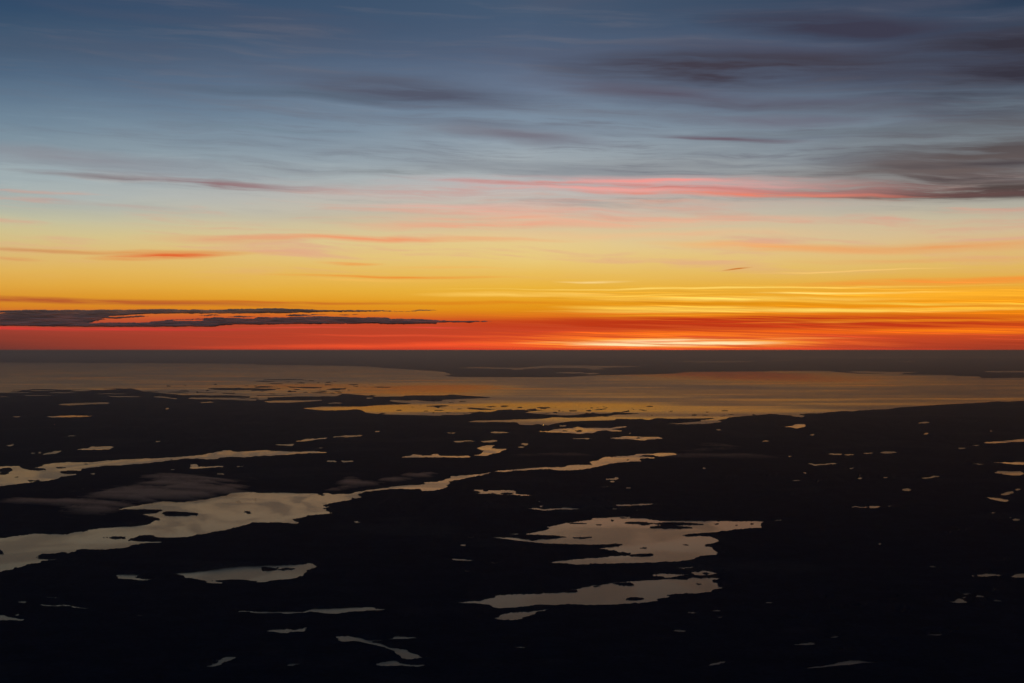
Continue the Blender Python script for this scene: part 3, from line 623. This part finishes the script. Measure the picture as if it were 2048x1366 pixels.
# ------------------------------------------------------------------ water
def water_material(name, tint, ior, r0, r1, slicks):
    m_water, B, out = new_mat(name)
    tcn = B.new('ShaderNodeTexCoord')
    pos = tcn.outputs['Object']
    mp = B.new('ShaderNodeMapping')
    B.put(mp.inputs['Vector'], pos)
    mp.inputs['Scale'].default_value = (1 / 5200.0, 1 / 9000.0, 1)
    mp.inputs['Rotation'].default_value = (0, 0, 0.3)
    wn = B.noise(mp.outputs[0], 1.0, 5.0, 0.5, 2.2)
    mp2 = B.new('ShaderNodeMapping')
    B.put(mp2.inputs['Vector'], pos)
    mp2.inputs['Scale'].default_value = (1 / 60000.0, 1 / 26000.0, 1)
    mp2.inputs['Rotation'].default_value = (0, 0, -0.15)
    wn2 = B.noise(mp2.outputs[0], 1.0, 5.0, 0.55, 0.8)
    rough = B.math('ADD', B.rng(wn, .44, .60, r0, r1), B.rng(wn2, .35, .65, -0.035, 0.035))
    # sheltered slicks lie almost like a mirror: centre x, y and half sizes in the survey
    wpn = B.new('ShaderNodeMapping')
    B.put(wpn.inputs['Vector'], pos)
    wpn.inputs['Scale'].default_value = (1 / 26000.0, 1 / 9000.0, 1)
    wp = B.noise(wpn.outputs[0], 1.0, 4.0, 0.55)
    off = B.math('MULTIPLY', B.math('SUBTRACT', wp, 0.5), 1.0)
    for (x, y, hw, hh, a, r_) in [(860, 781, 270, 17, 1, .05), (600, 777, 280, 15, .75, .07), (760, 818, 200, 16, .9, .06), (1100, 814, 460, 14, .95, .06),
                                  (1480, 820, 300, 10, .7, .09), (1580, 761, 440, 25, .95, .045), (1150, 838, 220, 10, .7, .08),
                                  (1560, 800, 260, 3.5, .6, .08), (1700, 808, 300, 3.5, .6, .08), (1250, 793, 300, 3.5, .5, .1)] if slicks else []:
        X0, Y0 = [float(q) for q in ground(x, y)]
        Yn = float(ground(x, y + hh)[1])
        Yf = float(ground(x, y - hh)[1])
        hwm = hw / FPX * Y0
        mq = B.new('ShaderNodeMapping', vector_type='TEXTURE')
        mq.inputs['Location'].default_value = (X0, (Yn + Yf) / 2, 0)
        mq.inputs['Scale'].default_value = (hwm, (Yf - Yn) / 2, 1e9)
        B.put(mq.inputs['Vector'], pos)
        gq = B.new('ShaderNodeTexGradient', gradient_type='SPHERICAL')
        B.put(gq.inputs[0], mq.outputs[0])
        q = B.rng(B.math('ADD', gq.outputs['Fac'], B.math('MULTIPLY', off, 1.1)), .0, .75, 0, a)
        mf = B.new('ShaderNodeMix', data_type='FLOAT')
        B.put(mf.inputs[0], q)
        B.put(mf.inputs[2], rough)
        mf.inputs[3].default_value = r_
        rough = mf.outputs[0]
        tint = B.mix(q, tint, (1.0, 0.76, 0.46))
    gl = B.new('ShaderNodeBsdfGlossy')
    gl.distribution = 'GGX'
    B.put(gl.inputs['Color'], tint)  # warm glow painted into the reflection colour, golder over the slicks
    B.put(gl.inputs['Roughness'], rough)
    df = B.new('ShaderNodeBsdfDiffuse')
    B.put(df.inputs['Color'], (0.012, 0.016, 0.018, 1))
    fr = B.new('ShaderNodeFresnel')
    fr.inputs['IOR'].default_value = ior
    ms = B.new('ShaderNodeMixShader')
    B.put(ms.inputs[0], fr.outputs[0])
    B.put(ms.inputs[1], df.outputs[0])
    B.put(ms.inputs[2], gl.outputs[0])
    B.put(out.inputs['Surface'], ms.outputs[0])
    return m_water


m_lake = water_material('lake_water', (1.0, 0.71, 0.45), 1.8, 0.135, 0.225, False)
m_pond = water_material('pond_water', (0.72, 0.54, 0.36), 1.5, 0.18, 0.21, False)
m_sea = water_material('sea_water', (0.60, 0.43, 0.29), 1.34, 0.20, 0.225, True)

neg = Z < 0
cell = neg[1:, 1:] | neg[1:, :-1] | neg[:-1, 1:] | neg[:-1, :-1]
d = cell.copy()
d[1:] |= cell[:-1]
d[:-1] |= cell[1:]
d2 = d.copy()
d2[:, 1:] |= d[:, :-1]
d2[:, :-1] |= d[:, 1:]
cell = d2
# connected waters by runs
lab = np.zeros(cell.shape, int)
par = [0]


def find(a):
    while par[a] != a:
        par[a] = par[par[a]]
        a = par[a]
    return a


prev = []
for r in range(cell.shape[0]):
    q = np.flatnonzero(np.diff(np.concatenate([[0], cell[r].astype(np.int8), [0]])))
    cur = []
    for a, b in zip(q[0::2], q[1::2]):
        l = 0
        for (pa, pb, pl) in prev:
            if pa < b and pb > a:
                pl = find(pl)
                if l == 0:
                    l = pl
                elif pl != l:
                    par[pl] = l
        if l == 0:
            l = len(par)
            par.append(l)
        lab[r, a:b] = l
        cur.append((a, b, l))
    prev = cur
root = np.array([find(i) for i in range(len(par))])
lab = root[lab]
ids, cnt = np.unique(lab[lab > 0], return_counts=True)
order = ids[np.argsort(-cnt)]
FI = F.reshape(nr - 1, nc - 1, 4)
V0 = V.copy()
V0[:, 2] = 0.0


def lab_at(px, py):
    r = int(np.argmin(abs(rows - py)))
    c_ = int(np.argmin(abs(cols - px)))
    return lab[min(r, lab.shape[0] - 1), min(c_, lab.shape[1] - 1)]


NAMED = {
 lab_at(900, 775): ('sea', 'wide sea with orange sheen along the far shore under the horizon'),
 lab_at(450, 1010): ('lake', 'great bronze lake on the left, running in from the left edge and narrowing to a channel'),
 lab_at(200, 930): ('lake', 'long narrow lake at the left, above the misty woods'),
 lab_at(1250, 1070): ('lake', 'broad lake in the right half with many islands and long arms'),
 lab_at(1120, 1195): ('lake', 'long lake lower right of the middle with a calm bright tongue at its right end'),
 lab_at(480, 1150): ('lake', 'lens shaped lake lower left with a row of four small islands'),
 lab_at(1200, 925): ('lake', 'winding lake right of the middle that thins to a channel on its left'),
 lab_at(700, 1222): ('lake', 'thin straight lake near the bottom, left of the middle'),
 lab_at(790, 1300): ('lake', 'forked river like lake at the bottom, left of the middle'),
 lab_at(1700, 1328): ('lake', 'slim pointed lake at the bottom right'),
}
for l in order:
    sel = FI[lab == l]
    if len(sel) < 4:
        continue
    u, inv = np.unique(sel.ravel(), return_inverse=True)
    nm = NAMED.get(l)
    big = len(sel) > 260
    name = nm[0] if nm else ('lake' if big else 'pond')
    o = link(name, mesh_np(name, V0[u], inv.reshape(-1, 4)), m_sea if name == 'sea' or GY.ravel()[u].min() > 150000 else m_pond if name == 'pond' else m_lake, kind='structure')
    if nm:
        o['label'] = nm[1]

# ------------------------------------------------------------------ ground mist in the valleys
def mist_material(name, dens):
    m, B, out = new_mat(name)
    v = B.new('ShaderNodeVolumePrincipled')
    v.inputs['Color'].default_value = (1.0, 0.74, 0.56, 1)
    v.inputs['Density'].default_value = dens
    v.inputs['Anisotropy'].default_value = 0.7
    B.put(out.inputs['Volume'], v.outputs[0])
    return m


def mist(shapes, x0, x1, y0, y1, thick, mat, label, seed, soften=(14, 3)):
    W_, H_ = int(x1 - x0), int((y1 - y0) * 4)
    im = np.zeros((H_, W_), np.float32)
    for p in shapes:
        fill(im, p, x0, y0, 1, 4, 1.0)
    im = blur(blur(im.astype(float), soften[0] * 2, soften[1] * 7), soften[0], soften[1] * 4)
    gx, gy = np.meshgrid(np.arange(x0 + 1, x1 - 1, 2.0), np.arange(y0 + 1, y1 - 1, 0.75))
    xi = (gx - x0).astype(int)
    yi = np.minimum(((gy - y0) * 4).astype(int), H_ - 1)
    m = im[yi, xi]
    n = vnoise(gx / 110 + gy / 40, gy / 3.2 - gx / 70, 6, seed, .62)
    t = np.clip(m * 1.15 - 2.2 * np.clip(.57 - n, 0, 1) * 2, 0, 1) ** 1.3 * thick * 1.5
    X, Y = ground(gx, gy)
    zb_ = 34.0
    nn = gx.size
    top = np.stack([X.ravel(), Y.ravel(), (zb_ + t).ravel()], 1)
    bot = np.stack([X.ravel(), Y.ravel(), np.full(nn, zb_)], 1)
    ti = np.arange(nn).reshape(gx.shape)
    bi = np.where(t > 0, ti + nn, ti)
    act = (t[1:, 1:] > 0) | (t[1:, :-1] > 0) | (t[:-1, 1:] > 0) | (t[:-1, :-1] > 0)
    def q(i):
        return np.stack([i[1:, :-1], i[1:, 1:], i[:-1, 1:], i[:-1, :-1]], -1)[act]
    f = np.concatenate([q(ti), q(bi)[:, ::-1]])
    vv = np.concatenate([top, bot])
    u, inv = np.unique(f.ravel(), return_inverse=True)
    # sliver quads at the rim share two corners: split all into triangles
    f = inv.reshape(-1, 4)
    tri = np.concatenate([f[:, [0, 1, 2]], f[:, [0, 2, 3]]])
    me = mesh_np('mist', vv[u], tri, smooth=False)
    o = link('mist', me, mat, kind='stuff')
    o['label'] = label
    return o


m_mist = mist_material('valley_mist', 4.8e-4)
m_mist_thin = mist_material('thin_mist', 1.3e-4)
mist([pp("1 20,1245 160,1235 400,1252 600,1245 800,1195 1000,1140 1250,1110 1150,1045 1400,1035 1600,1065 1850,1100 1960,1140 1880,1200 1650,1240 1300,1245 1100,1285 930,1318 880,1366 700,1350 300,1290 0,1275")],
     -40, 560, 925, 1050, 120, m_mist, 'pale mist lying over the woods and the far shore of the great left lake', 3)
mist([pp("2 670,1078 760,1068 845,1082 890,1108 1000,1088 1250,1036 1480,1032 1350,1068 1150,1104 950,1132 750,1160 540,1186 690,1130")],
     600, 920, 930, 1010, 110, m_mist, 'thin mist along the narrow channel right of the great left lake', 9, (6, 1))
mist([ell(3, 1560, 808, 210, 15), ell(3, 1630, 843, 230, 12), ell(3, 1650, 898, 420, 18)],
     1320, 1640, 870, 940, 120, m_mist_thin, 'faint streaks of mist above the woods right of the middle', 14, (12, 1))
mist([ell(3, 330, 885, 280, 14)], 1020, 1200, 895, 930, 110, m_mist_thin, 'short streak of mist above the winding lake', 21, (10, 1))

# ------------------------------------------------------------------ the dark cloud bank above the left horizon
m_cloud, B, out = new_mat('stratus')
tcn = B.new('ShaderNodeTexCoord')
mpc = B.new('ShaderNodeMapping')
B.put(mpc.inputs['Vector'], tcn.outputs['Object'])
mpc.inputs['Scale'].default_value = (1 / 5200.0, 1 / 9000.0, 1 / 330.0)
cn = B.noise(mpc.outputs[0], 1.0, 6.0, 0.62, .5)
cd = B.new('ShaderNodeBsdfDiffuse')
B.put(cd.inputs['Color'], B.mix(B.rng(cn, .36, .64), (0.66, 0.58, 0.42), (0.98, 0.90, 0.66)))
ct = B.new('ShaderNodeBsdfTransparent')
cx_ = B.new('ShaderNodeMixShader')
B.put(cx_.inputs[0], B.rng(cn, .36, .66, .18, .36))
B.put(cx_.inputs[1], cd.outputs[0])
B.put(cx_.inputs[2], ct.outputs[0])
B.put(out.inputs['Surface'], cx_.outputs[0])


def qq(ox, oy, k, s):
    return [(ox + float(w.split(',')[0]) / k, oy + float(w.split(',')[1]) / k) for w in s.split()]


def cloud(shapes, holes, x0, x1, y0, y1, dist_, depth, label, seed, jag=1.0):
    cs, rs = 2, 6
    W_, H_ = int((x1 - x0) * cs), int((y1 - y0) * rs)
    im = np.zeros((H_, W_), np.float32)
    for p in shapes:
        fill(im, p, x0, y0, cs, rs, 1.0)
    for p in holes:
        fill(im, p, x0, y0, cs, rs, 0.0)
    im = blur(im.astype(float), 2, 1)
    gx, gy = np.meshgrid(np.arange(x0 + 4, x1 - 4, 1.0), np.arange(y0 + 1.5, y1 - 1.5, 0.35))
    wx_ = (vnoise(gx / 16, gy / 1.6, 4, seed, .65) - .5) * 60 * jag
    wy_ = (vnoise(gx / 9, gy / 3.0, 4, seed + 3, .7) - .5) * 5.0 * jag
    xi = np.clip(((gx + wx_ - x0) * cs).astype(int), 0, W_ - 1)
    yi = np.clip(((gy + wy_ - y0) * rs).astype(int), 0, H_ - 1)
    c_ = im[yi, xi]
    inside = c_ > .5
    t = blur(inside.astype(float), 10, 6) * inside
    a, v = azel(gx, gy)
    lump = vnoise(gx / 22, gy / 2.6, 5, seed + 5, .6) - .5
    rr_f = dist_ - t * depth - lump * depth * .55 * np.clip(t * 2, 0, 1)
    rr_b = dist_ + t * depth * 1.2
    zz = ALT + dist_ * v
    nn = gx.size
    front = np.stack([(rr_f * np.sin(a)).ravel(), (rr_f * np.cos(a)).ravel(), zz.ravel()], 1)
    back = np.stack([(rr_b * np.sin(a)).ravel(), (rr_b * np.cos(a)).ravel(), zz.ravel()], 1)
    fi = np.arange(nn).reshape(gx.shape)
    act = inside[1:, 1:] & inside[1:, :-1] & inside[:-1, 1:] & inside[:-1, :-1]
    cnt_in = np.zeros(gx.shape, int)
    for dy in (0, 1):
        for dx in (0, 1):
            cnt_in[dy:dy + act.shape[0], dx:dx + act.shape[1]] += act
    rim = cnt_in < 4
    bi = np.where(rim, fi, fi + nn)
    def q(i):
        return np.stack([i[1:, :-1], i[1:, 1:], i[:-1, 1:], i[:-1, :-1]], -1)[act]
    f = np.concatenate([q(fi), q(bi)[:, ::-1]])
    vv = np.concatenate([front, back])
    u, inv = np.unique(f.ravel(), return_inverse=True)
    o = link('cloud', mesh_np('cloud', vv[u], inv.reshape(-1, 4)), m_cloud, label=label, category='cloud', group='dark clouds above the left horizon')
    return o


TA = qq(0, 560, 4, "-1500,246 -200,243 0,243 100,240 230,237 450,240 580,236 700,238 820,235 1000,238 1200,233 1300,232 1500,236 1700,237 1900,230 2045,229")
TA += qq(512, 590, 4, "0,107 150,105 230,110 380,113 500,117 650,122 800,120 1000,122 1130,124 1080,131 900,135 600,138 350,143 200,148 0,148")
TA += qq(0, 560, 4, "2045,268 1800,270 1500,270 1200,272 1050,280 900,292 860,310 780,330 700,345 900,340 1150,340 1350,328 1600,325 1740,295 1790,300 1900,305 2045,308")
TA += qq(512, 590, 4, "0,175 200,180 330,175 500,168 600,172 760,178 900,180 1040,178 1080,190 1250,190 1400,197 1500,205 1700,207 1900,207 1800,215 1700,222 1470,220 1460,232 1300,232 1150,237 900,230 600,233 0,238")
TA += qq(0, 560, 4, "2045,357 1900,358 1780,365 1700,375 1400,376 1000,377 500,375 0,368 -200,366 -1500,372")
tufts = [qq(0, 560, 4, a) for a in ("840,300 980,292 1120,284 1200,290 1050,302 900,310", "1060,290 1110,280 1150,286 1120,300 1080,300", "1240,322 1500,312 1760,298 1850,304 1600,318 1380,324",
     "1560,282 1700,276 1800,282 1700,290", "1800,296 1900,286 2045,290 1950,302", "1150,338 1280,326 1420,322 1330,334")]
tufts += [qq(512, 590, 4, a) for a in ("0,158 60,156 140,160 60,164", "200,165 300,150 420,158 520,152 560,156 420,168 300,172", "650,160 700,154 760,158 790,152 830,158 700,164")]
cloud([TA] + tufts, [qq(0, 560, 4, "-60,262 0,260 25,263 0,268 -60,267")], -390, 1010, 608, 662, 260000.0, 800.0,
      'long dark bank of cloud with ragged ends, low above the left horizon', 31, .55)
cloud([qq(512, 590, 4, "1225,122 1300,116 1400,119 1470,123 1380,127 1280,126"), qq(512, 590, 4, "1050,131 1200,130 1310,128 1290,133 1060,135")], [],
      760, 900, 612, 632, 262000.0, 300.0, 'small dark sliver of cloud just off the upper right tip of the long bank', 37, .3)

# ------------------------------------------------------------------ lit buildings on the shores
def plain(name, col, rough=.8):
    m, B, out = new_mat(name)
    b = B.new('ShaderNodeBsdfPrincipled')
    n = B.noise(B.new('ShaderNodeTexCoord').outputs['Object'], .6, 3.0, .5)
    B.put(b.inputs['Base Color'], B.mix(B.rng(n, .3, .7), col, tuple(q * .8 for q in col)))
    b.inputs['Roughness'].default_value = rough
    B.put(out.inputs['Surface'], b.outputs[0])
    return m


def glow(name, col, strength):
    m, B, out = new_mat(name)
    e = B.new('ShaderNodeEmission')
    e.inputs['Color'].default_value = (*lin(col), 1)
    e.inputs['Strength'].default_value = strength
    B.put(out.inputs['Surface'], e.outputs[0])
    return m


def boxes(name, bl, mat, parent):
    vs, fs = [], []
    for (cx, cy, cz, sx_, sy_, sz_) in bl:
        b = len(vs)
        for k in range(8):
            vs.append((cx + sx_ / 2 * (1 if k & 1 else -1), cy + sy_ / 2 * (1 if k & 2 else -1), cz + sz_ / 2 * (1 if k & 4 else -1)))
        fs += [tuple(b + i for i in f) for f in ((0, 2, 3, 1), (4, 5, 7, 6), (0, 1, 5, 4), (2, 6, 7, 3), (0, 4, 6, 2), (1, 3, 7, 5))]
    me = bpy.data.meshes.new(name)
    me.from_pydata(vs, [], fs)
    o = link(name, me, mat)
    o.parent = parent
    return o


m_wall = plain('painted_boards', (.30, .28, .25))
m_roof = plain('roof_felt', (.05, .05, .055))


def building(px, py, L, D, Hh, col, strength, label):
    x, y = [float(q) for q in ground(px, py)]
    r = int(np.argmin(abs(rows - py)))
    c_ = int(np.argmin(abs(cols - px)))
    z = max(4.0, float(Z[r - 1:r + 2, c_ - 1:c_ + 2].max()))
    e = bpy.data.objects.new('waterside_building', None)
    SC.collection.objects.link(e)
    e.location = (x, y, z)
    e['label'] = label
    e['category'] = 'building'
    boxes('wall', [(0, 0, Hh / 2 - 6, L, D, Hh + 12)], m_wall, e)
    vs = [(-L / 2 - 1, -D / 2 - 1, Hh), (L / 2 + 1, -D / 2 - 1, Hh), (L / 2 + 1, D / 2 + 1, Hh), (-L / 2 - 1, D / 2 + 1, Hh), (-L / 2 - 1, 0, Hh + D * .3), (L / 2 + 1, 0, Hh + D * .3)]
    me = bpy.data.meshes.new('roof')
    me.from_pydata(vs, [], [(0, 3, 2, 1), (0, 1, 5, 4), (2, 3, 4, 5), (0, 4, 3), (1, 2, 5)])
    ro = link('roof', me, m_roof)
    ro.parent = e
    g = glow('lit_window', col, strength)
    n = 6
    for i in range(n):
        boxes('window', [(-L / 2 + L * (i + .5) / n, -D / 2 - .3, Hh * .5, L / n * .7, .6, Hh * .62)], g, e)
    return e


building(1086.5, 850.6, 60, 24, 15, (255, 190, 90), 9, 'lit building with a yellow glow on the far bay shore, right of the middle')
building(109.3, 849.6, 44, 20, 13, (255, 150, 110), 6, 'tiny lit building glowing reddish in the dark woods at far left')
building(950.6, 952.4, 22, 12, 8, (255, 236, 200), 7, 'small white lit building beside the narrow channel near the centre')

# ------------------------------------------------------------------ haze
hx = 6.6e6
me = bpy.data.meshes.new('haze')
zb, zt = -29.0, ALT + 50.0
me.from_pydata([(-hx, -hx, zb), (hx, -hx, zb), (hx, hx, zb), (-hx, hx, zb), (-hx, -hx, zt), (hx, -hx, zt), (hx, hx, zt), (-hx, hx, zt)], [],
               [(0, 3, 2, 1), (4, 5, 6, 7), (0, 1, 5, 4), (1, 2, 6, 5), (2, 3, 7, 6), (3, 0, 4, 7)])
m_haze, B, out = new_mat('haze')
pv = B.new('ShaderNodeVolumePrincipled')
pv.inputs['Color'].default_value = (0.35, 0.355, 0.39, 1)
pv.inputs['Density'].default_value = 1.0 / 350000.0
pv.inputs['Anisotropy'].default_value = 0.84
B.put(out.inputs['Volume'], pv.outputs[0])
link('haze', me, m_haze, kind='stuff')
